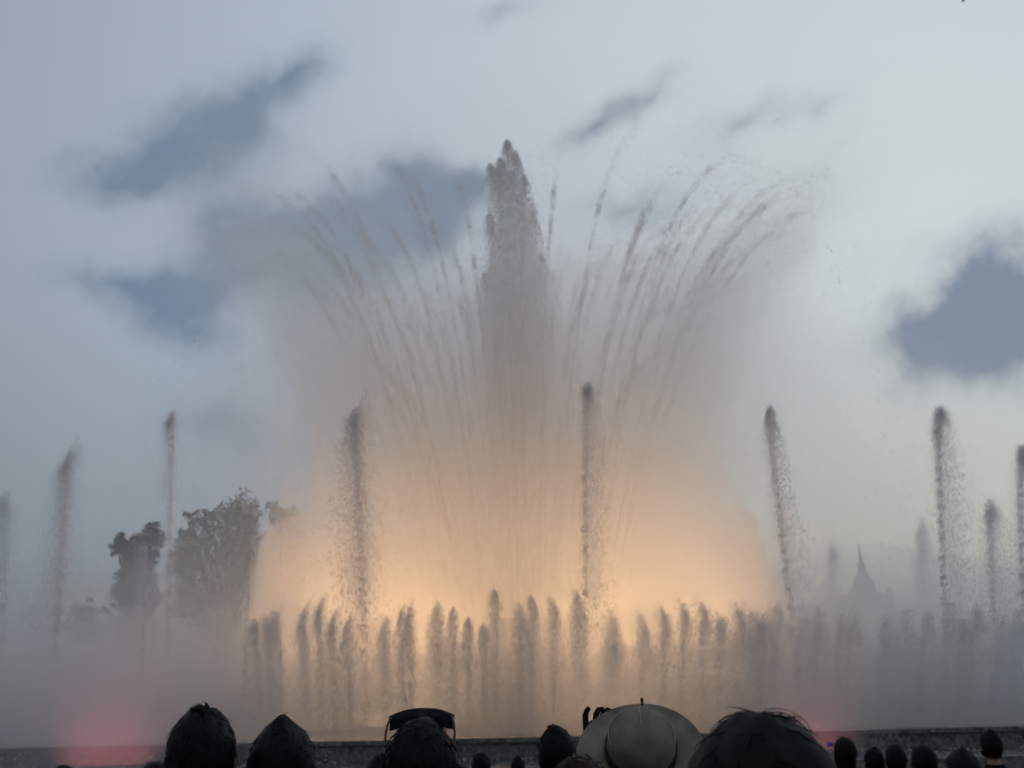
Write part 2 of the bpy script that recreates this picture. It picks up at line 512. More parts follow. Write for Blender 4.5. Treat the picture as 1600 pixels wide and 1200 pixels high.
# a curtain of spray thrown over the near rim, in front of the low jets
for k, (h, y0, y1, dn) in enumerate(((4.0, 48.6, 52.4, .20), (5.9, 49.4, 52.8, .17))):
    bm = bmesh.new()
    nx = 150
    top, bot = [], []
    for j in range(5):
        v = j / 4
        rt, rb = [], []
        for i in range(nx + 1):
            x = -62 + 124 * i / nx
            q = mnoise.fractal(Vector((x * .23 + 31 * k, v * 2, 5)), 1.0, 2.0, 4)
            zt = h * (.95 + .28 * q) * (.35 if j in (0, 4) else 1.0)
            rt.append(bm.verts.new((x, y0 + (y1 - y0) * v, max(.4, zt))))
            rb.append(bm.verts.new((x, y0 + (y1 - y0) * v, .03)))
        top.append(rt); bot.append(rb)
    for j in range(4):
        for i in range(nx):
            bm.faces.new((top[j][i], top[j][i + 1], top[j + 1][i + 1], top[j + 1][i]))
            bm.faces.new((bot[j][i], bot[j + 1][i], bot[j + 1][i + 1], bot[j][i + 1]))
    for i in range(nx):
        bm.faces.new((bot[0][i], bot[0][i + 1], top[0][i + 1], top[0][i]))
        bm.faces.new((bot[4][i + 1], bot[4][i], top[4][i], top[4][i + 1]))
    for j in range(4):
        bm.faces.new((bot[j + 1][0], bot[j][0], top[j][0], top[j + 1][0]))
        bm.faces.new((bot[j][nx], bot[j + 1][nx], top[j + 1][nx], top[j][nx]))
    o = link('mist', bm, fog_mat('front_mist_%d' % k, dn))
    o.location.z = WZ
    mist(o, 'grey curtain of spray before the feet of the low jets')

# ------------------------------------------------------------------ lamps of the fountain
M_black = mat('black_metal', (.02, .02, .022), .5, None, .4)
def lamp(name, loc, col, watts, radius, label, group, emit, kind='POINT', spot=None):
    root = empty(name, loc)
    tag(root, label, 'floodlight', group)
    link('housing', lathe_bm([(.20, -.06), (.24, .02), (.24, .16), (.20, .18)], 16), M_black, root)
    link('lens', lathe_bm([(.195, .181), (.17, .2), (.08, .212)], 16), mat('lens_' + name, col, .3, None, .4, 0, (col, emit)), root)
    ld = bpy.data.lights.new(name + '_light', kind)
    ld.energy, ld.color = watts, col
    if kind != 'AREA':
        ld.shadow_soft_size = radius
    lo = bpy.data.objects.new('bulb', ld)
    COL.objects.link(lo)
    lo.parent = root
    lo.location = (0, 0, .40)
    if kind == 'AREA':
        ld.shape, ld.size, ld.spread = 'DISK', spot[0], R(spot[1])
    if kind != 'POINT':
        lo.rotation_euler = (math.pi, 0, 0)
    return root
ORANGE = (1.0, .60, .29)
for i in range(8):
    a = 2 * math.pi * (i + .5) / 8
    lo = lamp('fountain_lamp', (-.4 + 13.5 * math.cos(a), FY + 7.6 * math.sin(a), WZ), ORANGE, 2450, .3, 'orange lamp at the water surface under the glowing dome', 'orange lamps under the dome', 12, 'AREA', (8.0, 62))
PINK = (1.0, .24, .28)
PL, PR = at(165, 1192, 41.5), at(1268, 1160, 41.5)
lamp('pool_lamp', (PL.x, PL.y, -.34), PINK, 105, 1.0, 'pink lamp glowing in the spray at the left end of the pool', 'pink lamps in the lower pool', 1.2, 'AREA', (3.6, 130))
lamp('pool_lamp', (PR.x, PR.y, -.34), PINK, 85, .8, 'pink lamp glowing behind the big dark head of hair', 'pink lamps in the lower pool', 1.2, 'AREA', (3.6, 130))
for p, wds, lab in ((PL, 1.0, 'pink lit spray rising at the left end of the lower pool'), (PR, .62, 'pink lit spray rising behind the big dark head of hair')):
    for k, (w, h, dn) in enumerate(((2.0, 2.4, .035), (3.6, 5.2, .035), (5.6, 9.6, .025))):
        prof = [(1.0 * w, 0), (1.1 * w, .3 * h), (.9 * w, .6 * h), (.55 * w, .85 * h), (.15 * w, h)]
        o = revolve('spray', [(a * wds * (1.2 if wds == 1 else .8), b * (1 if wds == 1 else .75)) for a, b in prof], fog_mat('pink_spray_%d' % k, dn), (p.x + (.4 * k if wds == 1 else .3 * k), p.y + .6, -.1), 40, .12, 61 + k)
        tag(o, lab, 'spray', kind='stuff')

# ------------------------------------------------------------------ jets of water
M_jet = drop_mat('falling_water', (.90, .91, .93), .65, .6)
M_fanjet = drop_mat('high_falling_water', (.90, .89, .885), .65, .58)
G = 9.81
def jet_points(n, H, w0=.05, w1=.3, pulses=5, jit=.04, veil=.55, drift=.0, lean=(0, 0), fall=.75, clump=.35, head=1.0):
    """Beads of one jet, from nozzle (z = 0) to apex H and falling again: thin fast stem, slow frothy head, ragged veil."""
    v0 = math.sqrt(2 * G * H)
    ta = v0 / G
    nf = int(n * veil)
    off = rng.normal(0, w1 * .30, (pulses, 2)); off[0] *= .2
    jit = max(jit * .5, 1.25 * w1 / H)
    pul = 1 - jit * np.clip(np.abs(off[:, 0]) / (w1 * .30), 0, 2.2) * rng.uniform(.3, 1.1, pulses)
    k = rng.integers(0, pulses, n)
    tt = np.concatenate([rng.random(n - nf) ** .8 * 1.0, 1 + rng.random(nf) ** 1.6 * fall])
    # gather the beads into lumps along the way
    lump = np.round(tt * 26 + rng.normal(0, .25, n)) / 26
    m = rng.random(n) < clump
    tt = np.where(m, lump, tt)
    h = 1 - (1 - np.minimum(tt, 1)) ** 2
    age = np.maximum(tt - 1, 0)
    z = np.where(tt < 1, h, 1 - age ** 2 * .85 - age * .05) * H * pul[k]
    spread = w0 + (w1 * .55 - w0) * np.clip(tt, 0, 1) ** 2.0 + np.sqrt(age) * w1 * .75 * head + age * w1 * .5 * head
    xy = rng.normal(0, 1, (n, 2)) * spread[:, None] * .55 + off[k] * (np.clip(tt, 0, 1.6) ** 2)[:, None]
    xy[:, 0] += drift * (age * 1.6) + drift * .15 * np.clip(tt, 0, 1) ** 2
    xy += np.outer(z / H, lean)
    rho = np.hypot(xy[:, 0] - drift * (age * 1.6), xy[:, 1])
    z = z - np.minimum(1.9 * rho ** 2 / w1, 3.0 * w1) * np.clip(tt, 0, 1) ** 3 - rng.exponential(.55 * w1, n) * np.clip(tt, 0, 1) ** 2
    P = np.column_stack([xy, z])
    s = rng.uniform(.6, 1.25, n) * np.where(tt < 1, 1, np.clip(1.15 - .35 * age, .5, 1))
    return P[z > 0], s[z > 0], np.clip(np.abs(1 - tt[z > 0]) * 4, 1.0, 3.2)

ORD = ['first', 'second', 'third', 'fourth', 'fifth', 'sixth', 'seventh', 'eighth', 'ninth', 'tenth']
M_halo_tall = [fog_mat('tall_jet_spray_core', .38, (.97, .97, .975)), fog_mat('tall_jet_spray_veil', .13, (.97, .97, .975))]
M_halo = [fog_mat('jet_spray_core', .75, (.965, .97, .98)), fog_mat('jet_spray_veil', .24, (.965, .97, .98))]
def jet(name, px, py, bx, by, Y, n, size, label, group, soft=1.0, **k):
    top, base = at(px, py, Y), at(bx, by, Y)
    slope = (top.x - base.x) / max(.1, top.z - base.z)
    H = top.z - WZ
    b = Vector((top.x - slope * H, Y, WZ))
    P, s, st = jet_points(int(n * 3.0), H, lean=(slope * H, 0), **k)
    P[:, 2] *= H / np.percentile(P[:, 2], 99.85)
    o = link(name, drops(name, P, s * size * (.48 if name == 'water_jet' else .56), None, st), M_jet)
    o.location = b
    # the fine spray that hangs round the jet
    w, dr = k['w1'] * soft, k.get('drift', 0)
    tall = name == 'water_jet'
    for j, (f, lo, hi) in enumerate(((.95, .30, .995), (1.7, .10, .95)) if tall else ((.75, .45, .995), (1.25, .12, .93))):
        zs = hi - (hi - lo) * np.linspace(1, 0, 9) ** 1.5
        bm, prev = bmesh.new(), None
        rings = []
        for i, q in enumerate(zs):
            r = w * f * (.50 + .7 * math.sqrt(max(0, 1 - q))) * math.sqrt(min(1, .02 + (hi - q) * H / (2.2 * w))) * (1 if i else .5) * (1 + .25 * mnoise.noise(Vector((px, q * 9, j * 3))))
            cx = slope * H * q + dr * max(0, 1 - q) * 1.1
            rings.append([bm.verts.new((cx + r * math.cos(t), r * math.sin(t), q * H)) for t in np.linspace(0, 2 * math.pi, 11)[:-1]])
        for a_, b_ in zip(rings, rings[1:]):
            for i in range(10):
                bm.faces.new((a_[i], a_[(i + 1) % 10], b_[(i + 1) % 10], b_[i]))
        bm.faces.new(rings[0][::-1]); bm.faces.new(rings[-1])
        link('spray', bm, (M_halo_tall if tall else M_halo)[j], o)
    return tag(o, label, 'water jet', group)

TALL = [  # top px, foot px, distance, beads, bead size, description
    ((8, 765), (2, 1000), 64, 1400, .06, 'tall water jet cut by the left edge of the picture', dict(w0=.25, w1=0.72, fall=.6)),
    ((108, 686), (86, 1000), 60, 2600, .06, 'tall blunt water jet left of the dark trees', dict(w0=0.27, w1=0.78, fall=.8, pulses=7, drift=-.3)),
    ((268, 642), (262, 950), 60, 1700, .055, 'slender tall water jet in front of the dark trees', dict(w0=0.14, w1=0.42, fall=.5)),
    ((555, 614), (568, 1000), 56, 3600, .066, 'broad frothy tall water jet before the left half of the orange dome', dict(w0=0.28, w1=0.81, fall=.95, pulses=8, jit=.09, veil=.62, drift=-.1)),
    ((917, 595), (914, 1000), 56, 3000, .062, 'tallest thin water jet with bent tip before the centre of the orange dome', dict(w0=0.19, w1=0.55, fall=.9, drift=.55)),
    ((1197, 635), (1236, 960), 56, 2600, .060, 'leaning tall water jet at the right edge of the orange dome', dict(w0=0.18, w1=0.52, fall=.75, drift=.30)),
    ((1467, 636), (1478, 960), 56, 2800, .062, 'tall water jet with round tip and a falling veil on its right', dict(w0=0.18, w1=0.52, fall=.85, drift=.65)),
    ((1547, 780), (1556, 980), 58, 1600, .058, 'medium water jet between the two rightmost tall jets', dict(w0=0.18, w1=0.52, fall=.7, drift=.35)),
    ((1597, 695), (1602, 980), 58, 2400, .062, 'tall water jet cut by the right edge of the picture', dict(w0=0.20, w1=0.59, fall=.7)),
    ((1441, 806), (1445, 960), 84, 1300, .07, 'faint blurred water jet left of the round tipped tall jet', dict(w0=0.27, w1=0.78, fall=.6)),
    ((1300, 846), (1302, 980), 84, 900, .07, 'faint rosy water jet left of the distant tower', dict(w0=0.23, w1=0.65, fall=.6)),
    ((224, 848), (222, 1000), 57, 900, .055, 'short pale water jet in front of the left dark tree', dict(w0=0.14, w1=0.39, fall=.5)),
    ((391, 862), (384, 1000), 57, 900, .055, 'short pale water jet beside the left edge of the orange dome', dict(w0=0.14, w1=0.39, fall=.5)),
]
for (tp, ft, Y, n, sz, lab, kw) in TALL:
    jet('water_jet', *tp, *ft, Y, n, sz, lab, 'tall water jets around the fan', **kw)

# the low front row: px, py, half width px
LOW = [(396, 962, 10), (417, 945, 11), (431, 943, 11), (473, 937, 12), (497, 928, 11), (517, 953, 11), (541, 961, 12), (600, 963, 15), (627, 944, 11), (641, 938, 11),
       (681, 940, 18), (707, 949, 13), (731, 965, 11), (756, 973, 11), (774, 920, 13), (813, 941, 13), (832, 928, 13), (866, 932, 14), (903, 914, 16), (958, 948, 22),
       (1008, 955, 16), (1040, 941, 12), (1070, 935, 11), (1102, 926, 15), (1129, 947, 13), (1160, 929, 18), (1181, 940, 14), (1197, 958, 11), (1216, 938, 14), (1254, 945, 14),
       (1281, 937, 16), (1318, 956, 12), (1334, 952, 12), (1390, 961, 14), (1420, 942, 18), (1453, 955, 12), (1487, 941, 15), (1510, 966, 11), (1531, 944, 13), (1571, 962, 13), (1593, 950, 13)]
MARKS = [(555, 'the broad frothy tall jet'), (917, 'the bent tipped tall jet'), (1197, 'the leaning tall jet'), (1467, 'the round tipped tall jet')]
LOOK = lambda w: 'slim' if w < 12 else ('plump' if w < 16 else 'broad')
for i, (px, py, w) in enumerate(LOW):
    left = [j for j, q in enumerate(MARKS) if q[0] < px]
    right = [j for j, q in enumerate(MARKS) if q[0] >= px]
    if left:
        m = MARKS[left[-1]]
        k = sum(1 for q in LOW if m[0] < q[0] <= px)
        side = 'right'
    if not left:
        m = MARKS[0]
        k = sum(1 for q in LOW if px <= q[0] < m[0])
        side = 'left'
    lab = '%s low front jet, %s to the %s of %s' % (LOOK(w), ORD[k - 1], side, m[1]) if k <= 10 else \
          '%s low front jet, %s to the left of %s' % (LOOK(w), ORD[sum(1 for q in LOW if px <= q[0] < MARKS[right[0]][0]) - 1], MARKS[right[0]][1])
    wm = w / FPX * 54 * 1.2
    jet('low_jet', px, py, px - (px - 800) * .012, 1040, 54 + (i % 3) * .7, 700 + 26 * w, .050, lab, 'low jets of the front row', w0=wm * .45, w1=wm, fall=.95, veil=.6, pulses=5 + i % 4, jit=.05, clump=.2, head=.5)

# central plume: a bundle of high jets in one body of water
PP, SS, TT = [], [], []
for dx, dy, hf, n in ((-.1, 0, 1.0, 2600), (-.55, .3, .968, 2200), (.35, -.3, .975, 2200), (-1.15, .1, .955, 2000), (.85, .2, .93, 2000), (0.2, .8, .95, 1500), (-.7, -.7, .94, 1500), (1.3, -.2, .87, 1700), (-1.3, .6, .86, 1500), (1.8, .3, .78, 1500), (-1.7, -.3, .74, 1400)):
    P, s, st = jet_points(n * 2, 45.5 * hf, .35, .62, 4, .02, .55, .5, (0, 0), .62, .2, 2.2)
    P[:, 2] *= 45.5 * hf / np.percentile(P[:, 2], 99.8)
    P[:, 0] += 1.35 * dx * (.5 + .5 * np.clip(P[:, 2] / 40, 0, 1)); P[:, 1] += dy
    PP.append(P); SS.append(s); TT.append(st)
o = link('central_plume', drops('central_plume', np.concatenate(PP), np.concatenate(SS) * .048, None, np.concatenate(TT)), M_fanjet)
o.location = (.15, FY, WZ)
tag(o, 'highest central plume of water with a ragged dark tip against the sky', 'water jet', 'jets of the high spray fan')

# the fan: jets thrown outward from a ring, breaking into beads
def fan_jet(a, r0, H, reach, n, size, label):
    n = int(n * 2.3); size = size * .66
    nu = int(n * .91)
    brk = rng.uniform(.70, .92)
    tt = np.concatenate([rng.random(nu) ** .85 * brk, brk + rng.random(n - nu) ** 1.3 * (1.2 - brk)])
    nl = int(rng.integers(20, 34))
    cent = np.sort(rng.random(nl)) * 1.02
    pick = cent[rng.integers(0, nl, n)] * brk + rng.normal(0, .008, n)
    m = (rng.random(n) < .55) & (tt < brk)
    tt = np.where(m, pick, tt)
    age = np.maximum(tt - 1, 0)
    u = np.clip(tt, 0, 1)
    z = np.where(tt < 1, 1 - (1 - u) ** 2, 1 - age ** 2 * .9 - age * .03) * H
    r = r0 + reach * (u ** 1.15 + .5 * age)
    sp = .10 + .34 * u ** 2.5 + 3.2 * age
    off = rng.normal(0, 1, (n, 3)) * sp[:, None] * np.array([.5, .5, .7])
    P = np.column_stack([np.cos(a) * r, np.sin(a) * r * .5, z]) + off
    P[:, 0] += .9 * age
    D = np.column_stack([np.cos(a) * reach * .5 * np.ones(n), np.sin(a) * reach * .25 * np.ones(n), 2 * H * (1 - tt) * .5])
    keep = z > 3
    thin = np.where(tt > .75, .85, 1.0) * np.where(tt > 1, .7, 1)
    o = link('fan_jet', drops('fan_jet', P[keep], (rng.uniform(.55, 1.3, n) * size * thin)[keep], D[keep], 2.2), M_fanjet)
    o.location = (.4, FY, WZ)
    return tag(o, label, 'water jet', 'jets of the high spray fan')
ORD += ['eleventh', 'twelfth', 'thirteenth', 'fourteenth']
def fan_ring(ring, specs):
    """specs: (angle, ring radius, apex, reach, beads, bead size); named by their order from the plume."""
    bins = {}
    for q in specs:
        bins.setdefault((math.cos(q[0]) < 0, math.sin(q[0]) < 0), []).append(q)
    for (lf, nr), qs in bins.items():
        qs.sort(key=lambda q: abs(math.cos(q[0])) * q[3])
        for k, q in enumerate(qs):
            fan_jet(*q, '%s beaded fan jet, %s %s of the central plume, %s side' % (ring, ORD[k], 'left' if lf else 'right', 'near' if nr else 'far'))
fan_ring('outer', [(a, 5.0, rng.uniform(35.5, 44) - 3.5 * max(0, -math.sin(a)), rng.uniform(13.5, 22.0), 1000, .045)
                   for a in (2 * math.pi * (i + rng.uniform(-.4, .4)) / 46 for i in range(46))])
fan_ring('inner', [(a, 3.0, rng.uniform(25, 40.5) - 2 * max(0, -math.sin(a)), rng.uniform(6.0, 12.0), 800, .044)
                   for a in (2 * math.pi * (i + rng.uniform(-.35, .35)) / 28 for i in range(28))])
# fine torn spray along the upper rim of the fan
n = 26000
a = rng.uniform(0, 2 * math.pi, n)
q = rng.beta(2.2, 1.5, n) * 1.02
r = 15.0 + 2.2 * q + 6.8 * q * q + rng.normal(0, 1.3, n) - .5
P = np.column_stack([np.cos(a) * r, np.sin(a) * r * .6, 15.5 + 24.5 * q + rng.normal(0, 1.2, n)])
lump = np.array([mnoise.noise(Vector((math.cos(t_) * 7, math.sin(t_) * 7, z_ * .12))) + .5 * mnoise.noise(Vector((x_ * .5, y_ * .5, z_ * .5))) for t_, (x_, y_, z_) in zip(a, P)])
P = P[lump > .10]
o = link('spray', drops('spray', P, rng.uniform(.018, .042, len(P)), None, 1.8), M_fanjet)
o.location = (.6, FY, WZ)
tag(o, 'fine torn spray along the upper rim of the high fan', 'spray', kind='stuff')
# loose drops raining outside the fan
n = 9000
a = rng.uniform(0, 2 * math.pi, n)
zz = rng.uniform(8, 39, n)
r = 21.5 + 8.0 * np.sqrt(np.clip(1 - zz / 40, 0, 1)) + rng.normal(0, 1.6, n)
P = np.column_stack([np.cos(a) * r + 1.6, np.sin(a) * r * .55, zz])
lump = np.array([mnoise.noise(Vector((p[0] * .35, p[1] * .35, p[2] * .25))) for p in P])
P = P[lump > .08]
o = link('spray', drops('spray', P, rng.uniform(.022, .055, len(P)), None, 1.6), M_fanjet)
o.location = (.4, FY, WZ)
tag(o, 'loose drops raining down around the high spray fan', 'spray', kind='stuff')

# ------------------------------------------------------------------ trees and tower beyond the fountain
M_leaf = mat('dark_foliage', (.045, .06, .035), .6, (3.0, .5, 3), .2)
M_bark = mat('bark', (.06, .05, .04), .9, (9.0, .4, 4), .1)
def tree(name, Y, clumps, base_px, leaf, per, label, depth=1.0):
    """clumps: (px, py, radius px) of leaf masses; a trunk and limbs carry them."""
    gy = ground_z(Y)
    b = at(base_px, 1120, Y)
    root = empty(name, (b.x, Y, gy))
    tag(root, label, 'tree', 'trees beyond the fountain')
    V, F = [], []
    cs = []
    for px, py, rp in clumps:
        c = at(px, py, Y)
        r = rp / FPX * Y
        c = c - Vector((b.x, Y, gy)) + Vector((0, rng.uniform(-1, 1) * r * depth, 0))
        cs.append((c, r))
        m = int(per * (rp / 30) ** 2)
        sub = [Vector(rng.normal(0, .48, 3)) * r for _ in range(max(6, m // 30))]
        for _ in range(m):
            q = sub[rng.integers(0, len(sub))] + Vector(rng.normal(0, .2, 3)) * r
            if q.length > r * 1.15:
                q *= r * 1.15 / q.length
            p = c + q
            u = Vector(rng.normal(0, 1, 3)).normalized()
            w = u.orthogonal().normalized()
            l, h = leaf * rng.uniform(.6, 1.3), leaf * rng.uniform(.35, .7)
            i = len(V)
            V += [p - u * l, p + w * h, p + u * l, p - w * h]
            F.append((i, i + 1, i + 2, i + 3))
    crown = link('crown', mesh_np('crown', np.array([tuple(v) for v in V]), F), M_leaf, root)
    bm = bmesh.new()
    top = max(cs, key=lambda q: q[0].z)[0]
    h = top.z
    mid = Vector((top.x * .4, 0, h * .45))
    tube_bm(bm, [(0, 0, -.2), (top.x * .12, 0, h * .2), mid, (top.x * .8, top.y * .6, h * .75), top], [h * .028, h * .022, h * .017, h * .010, h * .003], 8)
    for c, r in cs:
        st = Vector((mid.x * min(1, c.z * .5 / mid.z), 0, min(c.z * .55, h * .5)))
        tube_bm(bm, [st, st.lerp(c, .55) + Vector((0, 0, -.06 * h)), c], [h * .010, h * .007, h * .003], 5)
    link('trunk', bm, M_bark, root)
    return root
tree('dark_tree', 118, [(190, 850, 14), (208, 858, 19), (182, 862, 9), (237, 832, 17), (226, 850, 16), (248, 845, 14), (206, 882, 20), (202, 905, 22), (198, 930, 22), (206, 955, 24), (196, 978, 24), (232, 880, 20), (228, 905, 20), (228, 940, 24), (215, 990, 26)], 212, .19, 2300, 'ragged dark tree leaning left beyond the left side of the fountain')
tree('broad_tree', 120, [(372, 792, 28), (388, 815, 26), (350, 812, 24), (318, 822, 22), (300, 806, 10), (333, 806, 8), (295, 835, 18), (345, 850, 42), (385, 855, 32), (310, 865, 36), (280, 880, 24), (365, 900, 45), (320, 915, 40), (285, 930, 32), (350, 945, 40), (395, 900, 26), (330, 970, 40)], 340, .22, 900, 'large rounded tree half veiled by mist left of the orange dome')
tree('broad_tree', 135, [(436, 800, 18), (450, 815, 20), (428, 822, 16), (445, 850, 30), (455, 890, 34), (440, 930, 36)], 446, .24, 800, 'faint tree behind the upper left edge of the orange dome')
tree('low_tree', 128, [(133, 948, 14), (112, 962, 15), (155, 964, 15), (140, 972, 20), (118, 985, 20), (158, 990, 18)], 134, .2, 900, 'low faint tree standing left of the ragged dark tree')

# wooded slope far behind, closing the view below the mist
bm = bmesh.new()
rows = []
for j, (y, hh) in enumerate(((150, 0), (175, 3.5), (210, 6.5), (270, 10), (380, 8), (520, -1))):
    rows.append([bm.verts.new((x, y + 6 * mnoise.noise(Vector((x * .02, j, 0))), GZ - .3 + hh * (1 + .5 * mnoise.fractal(Vector((x * .018, j * .7, 3)), 1, 2, 4)))) for x in np.linspace(-420, 420, 90)])
for a, b in zip(rows, rows[1:]):
    for i in range(89):
        bm.faces.new((a[i], a[i + 1], b[i + 1], b[i]))
tag(link('hill', bm, mat('wooded_hill', (.05, .06, .04), .9, (.25, .5, 8), .1, bump=.6), smooth=True), kind='structure')

M_tower = mat('pale_stone', (.30, .28, .25), .8, (.6, .2, 5), .2)
M_dark = mat('dark_opening', (.03, .03, .035), .8)
TY = 250.0
tb, t0 = at(1352, 934, TY), at(1352, 1085, TY)
pxm = TY / FPX / math.cos(math.atan(.1))
tower = empty('tower', (tb.x, TY, ground_z(TY)))
tag(tower, 'distant domed tower with a needle spire, faint through the mist', 'tower')
tz = lambda py: at(1350, py, TY).z - ground_z(TY)
def tower_part(name, bm, m=None, par=None):
    return link(name, bm, m or M_tower, par or tower)
bm = bmesh.new(); box_bm(bm, -4.8, 4.8, -5.6, 5.6, -.3, tz(936)); base = tower_part('base', bm)
bm = bmesh.new(); box_bm(bm, -5.2, 5.2, -6.1, 6.1, tz(936) + .003, tz(931)); tower_part('cornice', bm)
for sx in (-1, 1):
    for sy in (-1, 1):
        b2 = lathe_bm([(.5, 0), (.5, .7), (.6, .8), (.2, 1.3), (.05, 1.8)], 8)
        b2.transform(Matrix.Translation((sx * 4.4, sy * 5.0, tz(931) + .003)))
        tower_part('pinnacle', b2)
for x in (-3.4, 0, 3.4):
    bm = bmesh.new(); box_bm(bm, x - .75, x + .75, -5.66, -5.2, tz(975), tz(946)); tower_part('window', bm, M_dark, base)
tower_part('drum', lathe_bm([(2.5, tz(931) + .003), (2.5, tz(915)), (2.8, tz(914)), (2.8, tz(912))], 12))
for k in range(6):
    a = -math.pi / 2 + (k - 2.5) * .52
    b2 = bmesh.new(); box_bm(b2, 2.3, 2.56, -.36, .36, tz(928), tz(917)); b2.transform(Matrix.Rotation(a, 4, 'Z')); tower_part('window', b2, M_dark)
tower_part('dome', lathe_bm([(2.4, tz(912) + .003), (2.2, tz(906)), (1.7, tz(900)), (1.1, tz(895)), (.9, tz(893))], 16), M_tower)
tower_part('lantern', lathe_bm([(.95, tz(893) + .003), (.95, tz(885)), (1.2, tz(884)), (.7, tz(879))], 10))
tower_part('spire', lathe_bm([(.65, tz(879) + .003), (.34, tz(866)), (.12, tz(850))], 8))

# ------------------------------------------------------------------ people
M_skin = mat('skin', (.30, .19, .14), .55, None, .35)
def cloth(c):
    return mat('cloth', c, .9, (40, .25, 3), .1, bump=.1)
CLOTH = {k: cloth(c) for k, c in dict(black=(.012, .012, .014), navy=(.016, .020, .040), red=(.055, .014, .016), grey=(.045, .045, .045), olive=(.035, .034, .022), blue=(.03, .05, .10), brown=(.03, .02, .016)).items()}
M_trouser = cloth((.014, .016, .022))
HAIR = {k: mat('hair_' + k, c, .6, (60, .3, 2), .15) for k, c in dict(black=(.006, .0057, .006), brown=(.009, .007, .006), red=(.02, .009, .008)).items()}
M_shoe = mat('shoe', (.02, .02, .02), .6)

def skin_mesh(verts, edges, radii, level=1):
    me = bpy.data.meshes.new('tmp')
    me.from_pydata(verts, edges, [])
    o = bpy.data.objects.new('tmp', me)
    COL.objects.link(o)
    md = o.modifiers.new('s', 'SKIN')
    sv = me.skin_vertices[0].data
    for i, r in enumerate(radii):
        sv[i].radius = r if isinstance(r, tuple) else (r, r)
        sv[i].use_root = i == 0
    md.branch_smoothing = .6
    ss = o.modifiers.new('b', 'SUBSURF'); ss.levels = ss.render_levels = level
    return evaluated(o)
def evaluated(o):
    dg = bpy.context.evaluated_depsgraph_get(); dg.update()
    me = bpy.data.meshes.new_from_object(o.evaluated_get(dg))
    bpy.data.objects.remove(o)
    return me

HEAD_C = Vector((0, .02, 1.635))
def head_bm():
    bm = bmesh.new()
    bmesh.ops.create_uvsphere(bm, u_segments=28, v_segments=20, radius=1)
    for v in bm.verts:
        x, y, z = v.co
        jaw = max(0, -z)
        X = x * (.076 - .020 * jaw) ; Y = y * .096; Z = z * (.118 if z > 0 else .120)
        if y > 0:
            Y *= 1 - .10 * jaw
            Y += .012 * jaw * jaw
            nose = math.exp(-((x / .16) ** 2) - ((z + .22) / .20) ** 2) * .024
            eye = -(math.exp(-(((abs(x) - .42) / .16) ** 2) - ((z - .02) / .10) ** 2)) * .010
            lip = math.exp(-((x / .28) ** 2) - ((z + .55) / .07) ** 2) * .006
            Y += nose + eye + lip
        else:
            Y *= 1 + .06 * max(0, z + .2)
        v.co = (X, Y, Z)
    for s in (-1, 1):
        r = bmesh.ops.create_uvsphere(bm, u_segments=10, v_segments=8, radius=1)
        for v in r['verts']:
            v.co = Vector((s * .079 + v.co.x * .010, -.006 + v.co.y * .019, -.008 + v.co.z * .033))
    return bm

def make_body(female=False, voxel=.012):
    k = .93 if female else 1.0
    vs_, es, rs = [], [], []
    def add(p, r, par=None):
        vs_.append(p); rs.append(r)
        if par is not None:
            es.append((par, len(vs_) - 1))
        return len(vs_) - 1
    pel = add((0, 0, .96), (.150, .105))
    sp1 = add((0, .005, 1.10), (.128 * k, .092), pel)
    ch = add((0, .0, 1.27), (.150 * k, .108), sp1)
    uc = add((0, -.01, 1.40), (.120 * k, .085), ch)
    nk = add((0, -.012, 1.475), (.056, .056), uc)
    add((0, .004, 1.57), (.050, .052), nk)
    for s in (-1, 1):
        hp = add((s * .088, 0, .88), (.088, .092), pel)
        kn = add((s * .098, .015, .50), (.056, .060), hp)
        cf = add((s * .100, -.012, .34), (.055, .060), kn)
        an = add((s * .102, -.02, .09), (.036, .042), cf)
        he = add((s * .103, .02, .045), (.040, .040), an)
        add((s * .112, .13, .03), (.036, .024), he)
        sh = add((s * .165 * k, -.01, 1.395), (.058, .060), uc)
        ua = add((s * .215 * k, -.015, 1.25), (.047, .050), sh)
        eb = add((s * .240 * k, -.03, 1.10), (.038, .040), ua)
        fa = add((s * .250 * k, .01, .98), (.037, .036), eb)
        wr = add((s * .255 * k, .05, .86), (.024, .027), fa)
        pm = add((s * .255 * k, .065, .79), (.018, .038), wr)
    me = skin_mesh(vs_, es, rs, 2)
    bm = bmesh.new(); bm.from_mesh(me)
    # hands: four fingers and a thumb, slightly curled
    for s in (-1, 1):
        for f in range(4):
            y0 = .035 + .019 * f
            ln = (.062, .074, .080, .068)[f]
            tube_bm(bm, [(s * .255 * k, y0, .80), (s * .252 * k, y0, .755), (s * .245 * k, y0 + .002, .755 - ln * .45), (s * .228 * k, y0 + .002, .755 - ln * .85)], [.0095, .0092, .0085, .0062], 7)
        tube_bm(bm, [(s * .25 * k, .085, .82), (s * .236 * k, .112, .79), (s * .226 * k, .118, .755)], [.012, .0105, .007], 7)
    hb = head_bm()
    hb.transform(Matrix.Translation(HEAD_C) @ Matrix.Rotation(R(8), 4, 'X'))
    tmp = bpy.data.meshes.new('tmp'); hb.to_mesh(tmp); hb.free(); bm.from_mesh(tmp)
    out = bpy.data.meshes.new('tmp'); bm.to_mesh(out); bm.free()
    o = bpy.data.objects.new('tmp', out); COL.objects.link(o)
    md = o.modifiers.new('r', 'REMESH'); md.mode = 'VOXEL'; md.voxel_size = voxel
    sm = o.modifiers.new('sm', 'SMOOTH'); sm.factor, sm.iterations = .4, 2
    me = evaluated(o)
    me.name = 'body'
    me.materials.clear(); me.materials.append(M_skin)
    me.polygons.foreach_set('use_smooth', [True] * len(me.polygons))
    return me

